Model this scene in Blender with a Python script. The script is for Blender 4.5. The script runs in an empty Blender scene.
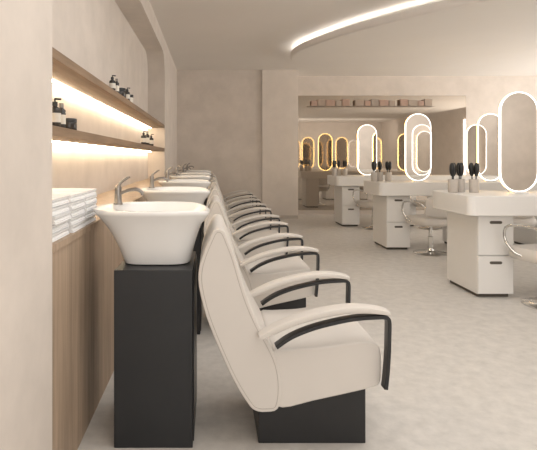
import bpy, bmesh, math, random
from mathutils import Vector, Matrix
random.seed(4)
S = bpy.context.scene
COL = S.collection
PI = math.pi

# ------------------------------------------------------------ materials
def mat(name, col, rough=0.6, metal=0.0, noise=None, bump=0.0, emis=None, estr=0.0, spec=0.5, stretch=(1,1,1), detail=6):
    m = bpy.data.materials.new(name); m.use_nodes = True
    nt = m.node_tree; b = nt.nodes['Principled BSDF']
    b.inputs['Base Color'].default_value = (*col, 1)
    b.inputs['Roughness'].default_value = rough
    b.inputs['Metallic'].default_value = metal
    b.inputs['Specular IOR Level'].default_value = spec
    if emis:
        b.inputs['Emission Color'].default_value = (*emis, 1)
        b.inputs['Emission Strength'].default_value = estr
    if noise or bump:
        tc = nt.nodes.new('ShaderNodeTexCoord'); mp = nt.nodes.new('ShaderNodeMapping')
        mp.inputs['Scale'].default_value = stretch
        nz = nt.nodes.new('ShaderNodeTexNoise')
        nz.inputs['Scale'].default_value = noise[0] if noise else 200
        nz.inputs['Detail'].default_value = detail
        nz.inputs['Roughness'].default_value = 0.62
        nt.links.new(tc.outputs['Object'], mp.inputs['Vector'])
        nt.links.new(mp.outputs['Vector'], nz.inputs['Vector'])
        if noise:
            cr = nt.nodes.new('ShaderNodeValToRGB')
            k = noise[1]
            cr.color_ramp.elements[0].position = 0.3; cr.color_ramp.elements[1].position = 0.7
            cr.color_ramp.elements[0].color = (*[max(0, c*(1-k)) for c in col], 1)
            cr.color_ramp.elements[1].color = (*[min(1, c*(1+k*0.6)) for c in col], 1)
            nt.links.new(nz.outputs['Fac'], cr.inputs['Fac'])
            nt.links.new(cr.outputs['Color'], b.inputs['Base Color'])
        if bump:
            bp = nt.nodes.new('ShaderNodeBump'); bp.inputs['Strength'].default_value = bump
            bp.inputs['Distance'].default_value = 0.004
            nt.links.new(nz.outputs['Fac'], bp.inputs['Height'])
            nt.links.new(bp.outputs['Normal'], b.inputs['Normal'])
    return m
M = dict(
    plaster = mat('plaster', (0.69,0.62,0.555), 0.85, noise=(3.2,0.09), bump=0.07, detail=9),
    plaster2 = mat('plaster_column', (0.73,0.66,0.595), 0.85, noise=(3.0,0.07), bump=0.06, detail=9),
    ceil = mat('ceiling_paint', (0.81,0.77,0.725), 0.9, noise=(1.0,0.02)),
    floor = mat('microcement', (0.63,0.60,0.56), 0.45, noise=(14.0,0.14), bump=0.03, detail=12, spec=0.4),
    panel = mat('pale_oak', (0.45,0.335,0.24), 0.6, noise=(3.0,0.28), stretch=(9,9,0.5), detail=9),
    shelf = mat('walnut_shelf', (0.28,0.185,0.115), 0.5, noise=(3.0,0.35), stretch=(10,0.6,10)),
    leather = mat('cream_leather', (0.63,0.59,0.545), 0.55, noise=(3,0.03), spec=0.3),
    piping = mat('piping_leather', (0.40,0.365,0.325), 0.6, noise=(9,0.05)),
    black = mat('black_lacquer', (0.012,0.012,0.013), 0.35, noise=(5,0.2)),
    dark = mat('charcoal_laminate', (0.014,0.015,0.017), 0.38, noise=(4,0.15)),
    ceramic = mat('white_ceramic', (0.83,0.82,0.80), 0.18, noise=(3,0.01)),
    gun = mat('gunmetal', (0.26,0.24,0.22), 0.30, 0.9, noise=(20,0.1)),
    chrome = mat('chrome', (0.75,0.74,0.72), 0.12, 1.0, noise=(20,0.03)),
    white = mat('white_lacquer', (0.78,0.76,0.73), 0.45, noise=(3,0.02)),
    slot = mat('slot_shadow', (0.10,0.085,0.07), 0.7, noise=(9,0.1)),
    towel = mat('towel_cotton', (0.86,0.85,0.84), 0.95, noise=(60,0.04), bump=0.5),
    mirror = mat('mirror_glass', (0.90,0.88,0.85), 0.02, 1.0, noise=(1,0.01)),
    bronze = mat('bronze_mirror', (0.53,0.47,0.405), 0.035, 0.88, noise=(1,0.02)),
    led = mat('white_led', (1,1,1), 0.5, emis=(1,0.98,0.95), estr=1.9),
    leda = mat('gold_reflection_glow', (1,0.8,0.5), 0.5, emis=(1,0.62,0.20), estr=9.0),  # amber glow added so mirror backs reflect gold in the back wall
    ledw = mat('warm_led', (1,0.9,0.7), 0.5, emis=(1,0.84,0.60), estr=29.0),
    ledc = mat('cove_led', (1,1,1), 0.5, emis=(1,0.97,0.92), estr=11.0),
    bottle = mat('dark_bottle', (0.03,0.025,0.022), 0.25, noise=(10,0.2)),
    paper = mat('paper_label', (0.70,0.65,0.57), 0.7, noise=(30,0.03)),
    pot = mat('grey_pot', (0.55,0.50,0.45), 0.5, noise=(12,0.08)),
    base = mat('skirting', (0.52,0.46,0.40), 0.6, noise=(3,0.03)),
    rosy = mat('dusty_rose_card', (0.42,0.29,0.23), 0.7, noise=(8,0.05)),  # card colours from here on are dulled to carry the mirror's haze
    sand = mat('sand_card', (0.40,0.32,0.26), 0.7, noise=(8,0.05)),
    sage = mat('grey_card', (0.36,0.30,0.25), 0.7, noise=(8,0.05)),
)

# ------------------------------------------------------------ mesh helpers
def obj(name, bm, m, parent=None, smooth=False, bevel=0, seg=3, ang=35):
    bmesh.ops.recalc_face_normals(bm, faces=bm.faces)
    me = bpy.data.meshes.new(name); bm.to_mesh(me); bm.free()
    me.materials.append(m)
    if smooth or bevel:
        for p in me.polygons: p.use_smooth = True
    o = bpy.data.objects.new(name, me); COL.objects.link(o)
    if parent: o.parent = parent
    if bevel:
        b = o.modifiers.new('bevel','BEVEL'); b.width = bevel; b.segments = seg
        b.limit_method = 'ANGLE'; b.angle_limit = math.radians(ang); b.harden_normals = True
    elif smooth:
        try: me.set_sharp_from_angle(angle=math.radians(50))
        except Exception: pass
    return o
def box(bm, x0,x1,y0,y1,z0,z1):
    v=[bm.verts.new(p) for p in ((x0,y0,z0),(x1,y0,z0),(x1,y1,z0),(x0,y1,z0),(x0,y0,z1),(x1,y0,z1),(x1,y1,z1),(x0,y1,z1))]
    for f in ((0,3,2,1),(4,5,6,7),(0,1,5,4),(1,2,6,5),(2,3,7,6),(3,0,4,7)): bm.faces.new([v[i] for i in f])
def boxes(*L):
    bm=bmesh.new()
    for a in L: box(bm,*a)
    return bm
def cr(pts, n=4, closed=False):
    out=[]; N=len(pts); P=[Vector(p) for p in pts]
    rng = range(N if closed else N-1)
    for i in rng:
        if closed: a,b,c,d=P[(i-1)%N],P[i],P[(i+1)%N],P[(i+2)%N]
        else: a,b,c,d=P[max(i-1,0)],P[i],P[i+1],P[min(i+2,N-1)]
        for k in range(n):
            t=k/n
            out.append(0.5*((2*b)+(c-a)*t+(2*a-5*b+4*c-d)*t*t+(3*b-a-3*c+d)*t**3))
    if not closed: out.append(P[-1])
    return out
def prism(prof, f0, f1):
    bm=bmesh.new()
    a=[bm.verts.new(f0(p)) for p in prof]; b=[bm.verts.new(f1(p)) for p in prof]
    n=len(prof)
    for i in range(n): bm.faces.new((a[i],a[(i+1)%n],b[(i+1)%n],b[i]))
    bm.faces.new(a[::-1]); bm.faces.new(b)
    return bm
def prism_xz(prof, y0, y1): return prism(prof, lambda p:(p[0],y0,p[1]), lambda p:(p[0],y1,p[1]))
def prism_xy(prof, z0, z1): return prism(prof, lambda p:(p[0],p[1],z0), lambda p:(p[0],p[1],z1))
def prism_yz(prof, x0, x1): return prism(prof, lambda p:(x0,p[0],p[1]), lambda p:(x1,p[0],p[1]))
def rings(bm, R, cap0=True, cap1=True, closed_path=False):
    V=[[bm.verts.new(p) for p in r] for r in R]; n=len(R[0]); m=len(V)
    for i in range(m if closed_path else m-1):
        A,B=V[i],V[(i+1)%m]
        for j in range(n): bm.faces.new((A[j],A[(j+1)%n],B[(j+1)%n],B[j]))
    if not closed_path:
        if cap0: bm.faces.new(V[0][::-1])
        if cap1: bm.faces.new(V[-1])
def tube(bm, path, r, seg=10, closed=False, up=Vector((0,1,0)), flat=None, ex=0.45):
    P=[Vector(p) for p in path]; R=[]; N=len(P)
    for i,p in enumerate(P):
        a=P[(i-1)%N] if closed else P[max(i-1,0)]; b=P[(i+1)%N] if closed else P[min(i+1,N-1)]
        t=(b-a).normalized()
        u=up if abs(t.dot(up))<0.95 else Vector((1,0,0))
        s=t.cross(u).normalized(); w=s.cross(t).normalized()
        rr=r[i] if isinstance(r,(list,tuple)) else r
        ra,rb=(rr,rr) if flat is None else (rr, flat)
        ring=[]
        for k in range(seg):
            c,sn=math.cos(2*PI*k/seg),math.sin(2*PI*k/seg)
            e=1.0 if flat is None else ex
            cc=math.copysign(abs(c)**e,c); ss=math.copysign(abs(sn)**e,sn)
            ring.append(p+s*ra*cc+w*rb*ss)
        R.append(ring)
    rings(bm,R,closed_path=closed)
def lathe(bm, prof, c=(0,0,0), seg=20):
    R=[[(c[0]+r*math.cos(2*PI*k/seg),c[1]+r*math.sin(2*PI*k/seg),c[2]+z) for k in range(seg)] for r,z in prof]
    rings(bm,R)
def sup(cx,cy,z,a,b,e=3.0,n=40,zf=None):
    out=[]
    for k in range(n):
        t=2*PI*k/n; c,s=math.cos(t),math.sin(t)
        x=math.copysign(abs(c)**(2/e),c)*a; y=math.copysign(abs(s)**(2/e),s)*b
        out.append((cx+x,cy+y,z+(zf(c,s) if zf else 0)))
    return out
def tag(o,label=None,cat=None,group=None,kind=None):
    if label: o['label']=label
    if cat: o['category']=cat
    if group: o['group']=group
    if kind: o['kind']=kind
    return o
def thing(name,loc,label,cat,group=None,rz=0):
    o=bpy.data.objects.new(name,None); COL.objects.link(o); o.empty_display_size=0.1
    o.location=loc; o.rotation_euler=(0,0,rz); return tag(o,label,cat,group)
def copy_tree(o,parent=None):
    c=o.copy(); COL.objects.link(c)
    if parent: c.parent=parent
    for ch in list(o.children): copy_tree(ch,c)
    return c
def struct(name,bm,m,**k): return tag(obj(name,bm,m,**k),kind='structure')

# ------------------------------------------------------------ room
H=1.17; CZ=2.88; SOF=2.70; NT=2.66
struct('floor', boxes((-1.2,8.2,-3.1,10.6,-0.1,0)), M['floor'])
struct('ceiling', boxes((-1.2,8.2,-3.1,10.6,CZ,CZ+0.1)), M['ceil'])
struct('wall_left', boxes((-1.2,-0.54,-3.0,1.67,0,CZ),(-1.2,-0.92,1.67,7.1,0,CZ),(-1.2,-0.68,7.1,9.6,0,CZ)), M['plaster'])
r=0.30
pr=[(1.67,CZ),(1.67,NT)]+[(7.1-r+r*math.sin(a),NT-r+r*math.cos(a)) for a in [k*PI/2/10 for k in range(11)]]+[(7.1,CZ)]
struct('wall_left_niche_top', prism_yz(pr,-0.93,-0.68), M['plaster'], smooth=True)
struct('wall_back', boxes((-1.2,0.97,9.6,10.6,0,CZ),(1.655,8.1,10.34,10.6,0,CZ),(1.655,8.1,10.3,10.34,2.47,CZ),(5.3,8.1,10.3,10.34,0,2.47)), M['plaster'])
struct('wall_back_column', boxes((0.97,1.665,9.55,10.6,0,CZ)), M['plaster2'])
struct('wall_right', boxes((8.1,8.2,-3.0,10.6,0,CZ)), M['plaster'])
struct('wall_rear', boxes((-1.2,8.2,-3.1,-3.0,0,CZ)), M['plaster'])
struct('baseboard_back', boxes((0.0,0.97,9.585,9.6,0,0.06),(0.97,1.665,9.535,9.55,0,0.06),(1.67,8.1,10.285,10.3,0,0.08)), M['base'])
mw=obj('mirror_wall', boxes((1.667,5.3,10.305,10.338,0.08,2.47)), M['bronze'])
tag(mw,'large bronze tinted mirror covering the back wall beside the column','wall mirror')
t=thing('reflected_band_shelf',(3.4,10.24,2.24),'added thin high shelf standing in for a faint band reflected in the back wall mirror','shelf')  # shelf and boxes added in place of a faint coloured reflection
obj('board',boxes((-1.40,1.2,-0.04,0.06,0,0.008)),M['sage'],t)
xx=2.06; k=0
cols=[('rosy','dusty rose'),('sand','sand coloured'),('rosy','dusty rose'),('sage','warm grey')]
while xx<4.4:
    wd=0.12+0.07*((k*7)%3)/2; hh=0.11+0.03*((k*5)%3)/2
    mk,cn=cols[k%4]
    o=obj('reflected_band_box',boxes((-wd/2,wd/2,-0.03,0.055,0,hh)),M[mk],bevel=0.006,seg=2); o.location=(xx+wd/2,10.24,2.248)
    tag(o,f'small {cn} box standing in the row on the high shelf','box',f'{cn} boxes on the high shelf')
    xx+=wd+0.012+(0.10 if k%5==4 else 0); k+=1

# curved dropped ceiling panel
isl=[(2.74,4.72),(2.16,5.38),(1.68,6.08),(1.36,6.75),(1.21,7.25),(1.25,7.78),(1.55,8.20),(2.2,8.48),(3.2,8.62),(5,8.7),(7.2,8.7),(7.6,8.2),(7.6,4.2),(7.2,3.7),(5,3.6),(3.65,3.9)]
ip=cr([(x,y,0) for x,y in isl],6,True)
struct('ceiling_island', prism_xy([(p.x,p.y) for p in ip],SOF,SOF+0.105), M['ceil'], bevel=0.03,seg=4,ang=50)
n=len(ip); ins=[]
for i,p in enumerate(ip):
    t=(ip[(i+1)%n]-ip[(i-1)%n]).normalized(); nn=Vector((-t.y,t.x,0))
    if (Vector((4.5,6.2,0))-p).dot(nn)<0: nn=-nn
    ins.append(p+nn*0.10)
bm=bmesh.new(); tube(bm,[Vector((p.x,p.y,SOF+0.113)) for p in ins],0.008,8,closed=True,up=Vector((0,0,1)))
tag(obj('cove_light',bm,M['ledc'],smooth=True),'glowing white light strip following the curved edge of the dropped ceiling','light strip')

# ------------------------------------------------------------ ledge, shelves
t=thing('wall_counter',(0,0,0),'long wood fronted ledge running along the left wall behind the basins','counter')
obj('front_panel', boxes((-0.92,-0.54,1.67,9.6,0,0.850)), M['panel'],t)
obj('countertop', boxes((-0.92,-0.535,1.67,9.6,0.850,0.875)), M['panel'],t)
def shelf(z,label):
    t=thing('wall_shelf',(0,0,z),label,'shelf','wooden shelves in the lit niche')
    obj('board', boxes((-0.92,-0.68,1.67,7.1,0,0.045)), M['shelf'],t,bevel=0.002,seg=1)
    tag(obj('light_strip', boxes((-0.885,-0.870,1.72,7.05,-0.010,0)), M['ledw'],t),'warm glowing light strip')
    return t
shelf(1.60,'upper wooden shelf in the lit wall niche, holding a group of dark bottles')
shelf(1.265,'lower wooden shelf in the lit wall niche, just above basin height')

def make_bottle(kind,loc,label,group,sc=1.0):
    t=thing('product_bottle' if kind in (0,2) else 'product_jar',loc,label,'bottle' if kind in (0,2) else 'jar',group); t.scale=(sc,sc,sc)
    bm=bmesh.new()
    if kind==0:
        lathe(bm,[(0.001,0),(0.026,0),(0.028,0.004),(0.028,0.085),(0.024,0.095),(0.011,0.102),(0.011,0.108)]); obj('body',bm,M['bottle'],t,smooth=True)
        bm=bmesh.new(); lathe(bm,[(0.013,0.106),(0.013,0.126),(0.004,0.127),(0.004,0.142),(0.001,0.142)])
        tube(bm,[(0,0,0.14),(0.03,0,0.138)],0.005,8); obj('pump',bm,M['black'],t,smooth=True)
        bm=bmesh.new(); lathe(bm,[(0.0285,0.025),(0.0287,0.07)]); obj('paper_label',bm,M['paper'],t,smooth=True)
    elif kind==1:
        lathe(bm,[(0.001,0),(0.035,0),(0.037,0.004),(0.037,0.05),(0.034,0.054)]); obj('body',bm,M['paper'],t,smooth=True)
        bm=bmesh.new(); lathe(bm,[(0.037,0.052),(0.038,0.054),(0.038,0.075),(0.035,0.078),(0.001,0.078)]); obj('lid',bm,M['bottle'],t,smooth=True)
    elif kind==3:
        lathe(bm,[(0.001,0),(0.048,0),(0.052,0.005),(0.052,0.05),(0.048,0.056)]); obj('body',bm,M['bottle'],t,smooth=True)
        bm=bmesh.new(); lathe(bm,[(0.052,0.052),(0.053,0.055),(0.053,0.074),(0.05,0.077),(0.001,0.077)]); obj('lid',bm,M['black'],t,smooth=True)
    else:
        lathe(bm,[(0.001,0),(0.024,0),(0.026,0.004),(0.026,0.12),(0.012,0.132),(0.012,0.14)]); obj('body',bm,M['bottle'],t,smooth=True)
        bm=bmesh.new(); lathe(bm,[(0.014,0.136),(0.014,0.165),(0.001,0.166)]); obj('cap',bm,M['gun'],t,smooth=True)
        bm=bmesh.new(); lathe(bm,[(0.0265,0.03),(0.0267,0.09)]); obj('paper_label',bm,M['paper'],t,smooth=True)
    return t
U=1.645; Lw=1.31
g1='bottles on the upper shelf'; g2='bottles on the lower shelf'
for kind,x,y,z,lab,g,sc in [
    (0,-0.71,3.52,U,'dark pump bottle on the upper shelf, nearest the camera of its group',g1,.8),
    (2,-0.71,3.68,U,'tall dark bottle on the upper shelf, second in its row',g1,.70),
    (3,-0.735,3.92,U,'wide low dark jar on the upper shelf, in the middle of its row',g1,1.0),
    (0,-0.71,4.14,U,'dark pump bottle on the upper shelf, just beyond the wide jar',g1,.8),
    (1,-0.72,4.30,U,'squat pale jar with black lid at far end of the upper shelf group',g1,.95),
    (0,-0.725,2.28,Lw,'dark pump bottle on the lower shelf beside the near wall edge',g2,.95),
    (2,-0.725,2.38,Lw,'tall dark bottle on the lower shelf, second from its near end',g2,.75),
    (3,-0.735,2.53,Lw,'wide dark jar on the lower shelf above the towels',g2,.8),
    (0,-0.72,5.2,Lw,'dark pump bottle on the lower shelf, first of the far group',g2,1.0),
    (2,-0.72,5.5,Lw,'tall dark bottle on the lower shelf, in the middle of the far group',g2,.95),
    (0,-0.72,5.85,Lw,'dark pump bottle on the lower shelf, last of the far group',g2,1.0)]:
    make_bottle(kind,(x,y,z),lab,g,sc)

# towels: three adjoining stacks
def towel_mesh():
    w,h=0.30,0.029
    pts=[(-w/2,0.002),(0,0),(w/2-0.010,0.0),(w/2-0.001,h*0.12),(w/2,h*0.3),(w/2-0.006,h*0.5),(w/2,h*0.7),(w/2-0.001,h*0.88),(w/2-0.010,h),(0,h+0.001),(-w/2,h-0.002)]
    pr=[(p.x,p.y) for p in cr([(a,b,0) for a,b in pts],3)]
    return prism_xz(pr,-0.100,0.100)
first=None
for si,(y,sn) in enumerate(((1.82,'nearest'),(2.035,'middle'),(2.25,'farthest'))):
    for k in range(5):
        o=obj('folded_towel',towel_mesh(),M['towel'],bevel=0.008,seg=3,ang=50) if first is None else first.copy()
        if first is None: first=o
        else: COL.objects.link(o)
        o.location=(-0.702+random.uniform(-.006,.006),y+random.uniform(-.003,.003),0.8755+k*0.0302)
        o.rotation_euler=(0,0,random.uniform(-.02,.02))
        pos=['bottom','second lowest','middle','second highest','top'][k]
        tag(o,f'white folded towel, {pos} one in the {sn} stack on the wood ledge','towel','folded towels on the ledge')

# ------------------------------------------------------------ wash units
ORD=['first and nearest','second','third','fourth','fifth','sixth and farthest']
PITCH=1.28; NCH=6; YC=2.21

def make_basin():
    t=thing('wash_basin',(0,YC,0),'x','basin','white shampoo basins')
    bm=bmesh.new(); R=[]
    dip=lambda c,s: -0.016*max(0,c)**6
    for z,cx,a,b,e in [(0.718,-0.236,0.128,0.12,4),(0.722,-0.237,0.142,0.133,4),(0.74,-0.238,0.149,0.140,3.9),(0.775,-0.241,0.160,0.150,3.6),(0.81,-0.244,0.173,0.162,3.4),(0.85,-0.249,0.191,0.179,3.1),(0.885,-0.254,0.210,0.198,2.9),(0.912,-0.259,0.228,0.216,2.8),(0.934,-0.262,0.246,0.234,2.7),(0.940,-0.263,0.252,0.240,2.6),(0.950,-0.263,0.253,0.241,2.6)]:
        R.append(sup(cx,0,z,a,b,e,48,dip if z>0.9 else None))
    cx=-0.263
    for z,d in ((0.9535,0.002),(0.955,0.006)): R.append(sup(cx,0,z,0.253-d,0.241-d,2.6,48,dip))
    for z,a,b,sh in [(0.955,0.200,0.222,0.036),(0.948,0.194,0.216,0.038),(0.92,0.176,0.192,0.036),(0.86,0.140,0.150,0.030),(0.81,0.100,0.10,0.028),(0.785,0.05,0.05,0.028)]:
        R.append(sup(cx+sh,0,z,a,b,2.6,48,dip if z>0.94 else None))
    rings(bm,R)
    obj('bowl',bm,M['ceramic'],t,smooth=True)
    bm=bmesh.new(); lathe(bm,[(0.001,0),(0.022,0),(0.022,0.006),(0.001,0.007)],(-0.235,0,0.784)); obj('drain',bm,M['chrome'],t,smooth=True)
    return t
def make_faucet():
    t=thing('faucet',(-0.436,YC+0.085,0.954),'x','faucet','metal faucets on the basins'); t.scale=(0.80,0.80,0.86)
    bm=bmesh.new(); lathe(bm,[(0.001,0),(0.027,0),(0.027,0.008),(0.022,0.012),(0.019,0.07),(0.021,0.09),(0.016,0.10),(0.001,0.102)]); obj('body',bm,M['gun'],t,smooth=True)
    bm=bmesh.new(); tube(bm,cr([(0.0,0,0.055),(0.05,0,0.075),(0.10,0,0.082),(0.135,0,0.07),(0.142,0,0.05)],4),0.010,10); obj('spout',bm,M['gun'],t,smooth=True)
    bm=bmesh.new(); tube(bm,cr([(0.0,0,0.098),(0.015,0,0.118),(0.05,0,0.142),(0.07,0,0.148)],4),[0.011]*4+[0.008]*5+[0.006]*4,10); obj('lever',bm,M['gun'],t,smooth=True)
    return t
def make_pedestal():
    t=thing('basin_pedestal',(0,YC,0),'x','pedestal','black basin pedestals')
    obj('cabinet',boxes((-0.396,-0.078,-0.218,0.19,0.0,0.717)),M['dark'],t,bevel=0.003,seg=2)
    obj('side_door',boxes((-0.0775,-0.073,-0.205,0.18,0.02,0.705)),M['dark'],t,bevel=0.002,seg=1)
    return t

def make_wash_chair():
    t=thing('shampoo_chair',(0,YC+0.005,0),'x','chair','cream shampoo chairs')
    W=0.262
    back=[(0.026,0.890),(0.006,0.881),(-0.012,0.845),(-0.035,0.79),(-0.052,0.73),(-0.052,0.66),(-0.024,0.545),(0.025,0.42),(0.085,0.29),(0.140,0.20),(0.170,0.170),(0.215,0.164),(0.262,0.178),
          (0.276,0.26),(0.264,0.35),(0.230,0.43),(0.190,0.50),(0.146,0.60),(0.117,0.69),(0.094,0.77),(0.071,0.83),(0.050,0.878)]
    pb=[(p.x,p.y) for p in cr([(a,b,0) for a,b in back],3,True)]
    bo=obj('backrest',prism_xz(pb,-W,W),M['leather'],t,bevel=0.006,seg=3,ang=60)
    def inset(pr,d):
        c=[]
        n=len(pr)
        for i in range(n):
            a=Vector(pr[(i-1)%n]);b=Vector(pr[i]);e=Vector(pr[(i+1)%n]); tt=(e-a).normalized(); nn=Vector((-tt.y,tt.x))
            c.append(b+nn*d)
        return c
    area=sum(pb[i][0]*pb[(i+1)%len(pb)][1]-pb[(i+1)%len(pb)][0]*pb[i][1] for i in range(len(pb)))
    sg=1 if area>0 else -1
    for s in (-1,1):
        bm=bmesh.new()
        tube(bm,[(p.x,s*(W-0.0002),p.y) for p in inset(pb,sg*0.014)],0.0013,6,closed=True,up=Vector((0,1,0)))
        obj('piping',bm,M['piping'],bo,smooth=True)
    seat=[(0.235,0.215),(0.28,0.178),(0.40,0.205),(0.55,0.238),(0.645,0.262),(0.668,0.285),(0.672,0.34),(0.668,0.41),(0.64,0.438),(0.55,0.436),(0.42,0.418),(0.30,0.412),(0.24,0.405),(0.225,0.32)]
    ps=[(p.x,p.y) for p in cr([(a,b,0) for a,b in seat],3,True)]
    obj('seat',prism_xz(ps,-W+0.004,W-0.004),M['leather'],t,bevel=0.009,seg=3,ang=60)
    for s in (-1,1):
        y=s*(W+0.020)
        bm=bmesh.new()
        fr=cr([(0.250,y,0.434),(0.31,y,0.474),(0.40,y,0.510),(0.52,y,0.539),(0.60,y,0.549)],4)+cr([(0.660,y,0.552),(0.679,y,0.549),(0.687,y,0.540),(0.689,y,0.520)],4)+cr([(0.687,y,0.42),(0.682,y,0.34),(0.675,y,0.272)],3)
        tube(bm,fr,0.0075,16,up=Vector((0,1,0)),flat=0.021,ex=0.16)
        obj('arm_frame',bm,M['black'],t,smooth=True)
        bm=bmesh.new()
        pd=cr([(0.185,y,0.474),(0.23,y,0.496),(0.32,y,0.535),(0.42,y,0.563),(0.52,y,0.580),(0.60,y,0.581),(0.655,y,0.575),(0.686,y,0.569)],4)
        n=len(pd); rr=[0.007+0.0060*min(1,3.5*min(i/(n-1)+0.08,(1-i/(n-1))*0.8+0.01)) for i in range(n)]
        tube(bm,pd,rr,16,up=Vector((0,1,0)),flat=0.034,ex=0.3)
        obj('armrest',bm,M['leather'],t,smooth=True)
    obj('base',prism_xz([(0.19,0),(0.630,0),(0.630,0.262),(0.25,0.182),(0.19,0.178)],-0.19,0.19),M['black'],t,bevel=0.003,seg=2)
    return t
protos=[(make_pedestal(),'black rectangular pedestal under the {} white basin'),
        (make_basin(),'white flared shampoo basin, {} of the row'),
        (make_faucet(),'taupe metal faucet with raised lever on the {} basin'),
        (make_wash_chair(),'cream leather shampoo chair with black arm frames, {} of the row')]
for p,lab in protos:
    for i in range(NCH):
        o=p if i==0 else copy_tree(p)
        if i: o.location=(p.location.x,p.location.y+i*PITCH,p.location.z)
        o['label']=lab.format(ORD[i])

# ------------------------------------------------------------ styling stations
STY=[4.13,6.28,8.43]; SORD=['nearest','middle','farthest']
TOP=0.86; THK=0.165
def counter_prof(x0,x1,y0,y1,r=0.06):
    pts=[]
    for cx,cy,a0 in ((x1-0.05,y1-0.05,0),(x0+r,y1-r,90),(x0+r,y0+r,180),(x1-0.05,y0+0.05,270)):
        rr=r if cx<x1-0.1 else 0.05
        for k in range(9):
            a=math.radians(a0+k*90/8); pts.append((cx+rr*math.cos(a),cy+rr*math.sin(a)))
    return pts
def make_cab():
    t=thing('drawer_cabinet',(2.22,0,0),'x','cabinet','white drawer cabinets under the counters')
    zt=TOP-THK
    obj('body',boxes((0,0.30,0.012,0.54,0.03,zt)),M['white'],t,bevel=0.003,seg=1)
    obj('toe_kick',boxes((0.02,0.28,0.04,0.52,0,0.03)),M['slot'],t)
    for z0,z1 in ((0.035,0.350),(0.358,zt-0.008)):
        d=obj('drawer',boxes((0.003,0.297,-0.006,0.012,z0,z1)),M['white'],t,bevel=0.003,seg=2)
        zc=z1-0.055
        pts=[]
        for k in range(9): a=math.radians(-90+k*180/8); pts.append((0.15+0.04+0.012*math.cos(a),zc+0.012*math.sin(a)))
        for k in range(9): a=math.radians(90+k*180/8); pts.append((0.15-0.04+0.012*math.cos(a),zc+0.012*math.sin(a)))
        obj('handle_slot',prism_xz(pts,-0.0075,-0.0055),M['slot'],d)
    return t
def pill(w,h,n=16):
    r=w/2; pts=[]
    for k in range(n+1): a=PI*k/n; pts.append((r*math.cos(a),h-r+r*math.sin(a)))
    for k in range(n+1): a=PI+PI*k/n; pts.append((r*math.cos(a),r+r*math.sin(a)))
    return pts
def make_mirror():
    t=thing('vanity_mirror',(2.73,0,TOP),'x','mirror','pill shaped lit mirrors on the counters')
    pp=[(x,z+0.014) for x,z in pill(0.328,0.880)]
    obj('glass',prism_xz(pp,-0.008,0.008),M['mirror'],t)
    for y,mk,lab in ((-0.009,'led','glowing white light ring'),(0.009,'leda','added amber back ring that makes the reflected rim gold')):  # rear ring coloured amber to give yellow ovals in the bronze mirror
        bm=bmesh.new()
        tube(bm,[(x,y,z+0.011) for x,z in pill(0.332,0.884)],0.0052 if y<0 else 0.0045,10,closed=True,up=Vector((0,1,0)),flat=0.0040 if y<0 else 0.0075,ex=0.7)
        tag(obj('light_ring',bm,M[mk],t,smooth=True),lab)
    obj('foot',boxes((-0.07,0.07,-0.04,0.04,0,0.010)),M['white'],t,bevel=0.004,seg=2)
    return t
def make_schair():
    t=thing('styling_chair',(2.67,0,0),'x','chair','cream styling chairs at the counters'); t.scale=(0.93,0.93,0.95)
    bm=bmesh.new(); lathe(bm,[(0.001,0),(0.21,0),(0.215,0.006),(0.205,0.014),(0.08,0.024),(0.040,0.040),(0.033,0.07)],seg=32); obj('base',bm,M['chrome'],t,smooth=True)
    bm=bmesh.new(); lathe(bm,[(0.034,0.03),(0.034,0.22),(0.024,0.225),(0.024,0.375)]); obj('column',bm,M['chrome'],t,smooth=True)
    bm=bmesh.new(); R=[]
    for z,a,b in ((0.372,0.20,0.19),(0.378,0.238,0.232),(0.40,0.250,0.246),(0.45,0.250,0.246),(0.478,0.232,0.228),(0.485,0.1,0.1)): R.append(sup(0,0.0,z,a,b,5,36))
    rings(bm,R); obj('seat',bm,M['leather'],t,smooth=True)
    bm=bmesh.new(); R=[]
    for k in range(17):
        u0=-1+2*k/16; x=0.235*u0; yb=-0.262+0.075*u0*u0; h=0.135*(1-0.25*abs(u0)**4)
        nx,ny=(-0.30*u0,1.0)
        ring=[]
        for q in range(14):
            u=2*PI*q/14; d=0.019*math.copysign(abs(math.cos(u))**0.6,math.cos(u)); z=0.625+h*math.copysign(abs(math.sin(u))**0.4,math.sin(u))
            lean=-(z-0.5)*0.12
            ring.append((x+d*nx,yb+d*ny+lean,z))
        R.append(ring)
    rings(bm,R); obj('backrest',bm,M['leather'],t,smooth=True)
    for s in (-1,1):
        bm=bmesh.new(); tube(bm,cr([(s*0.225,-0.215,0.60),(s*0.272,-0.17,0.655),(s*0.285,-0.05,0.672),(s*0.285,0.10,0.668),(s*0.285,0.185,0.63),(s*0.28,0.19,0.53),(s*0.262,0.12,0.44),(s*0.235,0.04,0.41)],4),0.012,8); obj('arm_frame',bm,M['chrome'],t,smooth=True)
    return t
def make_pot():
    bm=bmesh.new(); lathe(bm,[(0.001,0),(0.036,0),(0.040,0.004),(0.042,0.12),(0.038,0.12),(0.036,0.012),(0.001,0.01)])
    return obj('brush_pot',bm,M['pot'],smooth=True)
def make_brush():
    t=thing('hair_brush',(0,0,0),'x','brush','hairbrushes in the pots')
    bm=bmesh.new(); lathe(bm,[(0.001,0),(0.005,0.002),(0.006,0.08),(0.005,0.15),(0.001,0.151)],seg=10); obj('handle',bm,M['black'],t,smooth=True)
    bm=bmesh.new(); lathe(bm,[(0.001,0.13),(0.012,0.137),(0.021,0.16),(0.0245,0.195),(0.023,0.225),(0.015,0.248),(0.001,0.255)],seg=14); obj('bristle_head',bm,M['black'],t,smooth=True)
    return t
cab=make_cab(); mir=make_mirror(); sch=make_schair(); pot=make_pot(); br=make_brush()
used=set()
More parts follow.
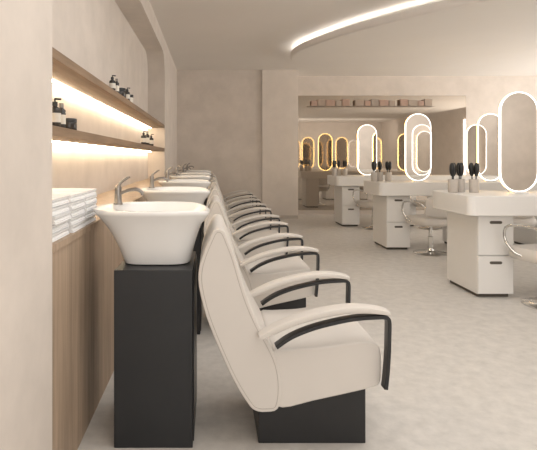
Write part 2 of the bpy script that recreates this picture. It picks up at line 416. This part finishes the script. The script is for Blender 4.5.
def place(p,loc,label,group=None,rz=0,tilt=None):
    o=p if p.name not in used else copy_tree(p)
    used.add(p.name); o.location=loc; o.rotation_euler=(tilt[0],tilt[1],rz) if tilt else (0,0,rz)
    o['label']=label
    if group: o['group']=group
    return o
PO=['left','second','third']
for i,y in enumerate(STY):
    c=obj('styling_counter',prism_xy(counter_prof(2.10,5.15,y-0.10,y+0.62),TOP-THK,TOP),M['white'],bevel=0.008,seg=3,ang=50)
    tag(c,f'{SORD[i]} long thick white styling counter on drawer cabinets','counter','white styling counters')
    for j in range(3):
        x=2.22+j*0.96
        place(cab,(x,y,0),f'white two drawer cabinet, {PO[j]} one under the {SORD[i]} counter')
        m_=place(mir,(x+0.51,y+0.27,TOP),f'pill shaped mirror with glowing rim, {PO[j]} one on the {SORD[i]} counter')
        if i==0 and j>0:      # white on both faces
            amber=[q for q in m_.children if q.name.startswith('light_ring') and q.data.materials[0]==M['leda']][0]
            me=amber.data.copy(); me.materials[0]=M['led']; amber.data=me; amber['label']='glowing white light ring'
        if not (i==0 and j>0) and j<2:
            place(sch,(x+0.46,y-0.22,0),f'cream styling chair on chrome disc base, {PO[j]} one at the {SORD[i]} counter',rz=0.25)
    for q in range(3):
        cx=2.255+(q-1)*0.095; cy=y+0.30+(0.06 if q==1 else 0); qq=['left','middle','right'][q]
        o=pot if 'pot' not in used else pot.copy()
        if 'pot' in used: COL.objects.link(o)
        used.add('pot'); o.location=(cx,cy,TOP)
        tag(o,f'grey brush pot, {qq} one of the three on the {SORD[i]} counter','pot','brush pots')
        for k in range(2):
            a=k*PI+0.9+q*0.5
            place(br,(cx+0.014*math.cos(a),cy+0.014*math.sin(a),TOP+0.014),f'black hairbrush standing in the {qq} pot of the {SORD[i]} counter',f'hairbrushes in the {qq} pot of the {SORD[i]} counter',tilt=(-0.07*math.sin(a),0.07*math.cos(a)))

# ------------------------------------------------------------ lights
def area(name,loc,rot,sx,sy,e,col=(1,0.985,0.965)):
    l=bpy.data.lights.new(name,'AREA'); l.shape='RECTANGLE'; l.size=sx; l.size_y=sy; l.energy=e; l.color=col
    o=bpy.data.objects.new(name,l); COL.objects.link(o); o.location=loc; o.rotation_euler=rot; return o
area('rear_fill',(1.6,-2.9,1.6),(PI/2,0,0),4.2,2.2,86)  # added fill behind the camera, no window there
area('side_fill',(8.0,7.2,1.3),(0,PI/2,0),2.2,4.6,180)  # added fill from the right, out of view, no window modelled
area('overhead_fill',(1.2,2.2,2.86),(0,0,0),2.6,3.8,58)  # added overhead fill kept out of frame, not a known fixture
area('rear_wall_fill',(5.6,-0.8,2.6),(-PI/2+0.3,0,0),4.0,0.4,48)  # added fill on the rear wall so the styling mirrors reflect pale beige
w=bpy.data.worlds.new('world'); S.world=w; w.use_nodes=True
w.node_tree.nodes['Background'].inputs[0].default_value=(0.9,0.82,0.74,1); w.node_tree.nodes['Background'].inputs[1].default_value=0.5

# ------------------------------------------------------------ camera
c=bpy.data.cameras.new('camera'); co=bpy.data.objects.new('camera',c); COL.objects.link(co)
co.location=(0,0,H); co.rotation_euler=(PI/2,0,0)
c.sensor_fit='HORIZONTAL'; c.sensor_width=36; c.lens=36*494/537
c.shift_x=(268.5-212)/537; c.shift_y=-(225-158)/537
c.clip_start=0.05
S.camera=co
S.view_settings.view_transform='Standard'
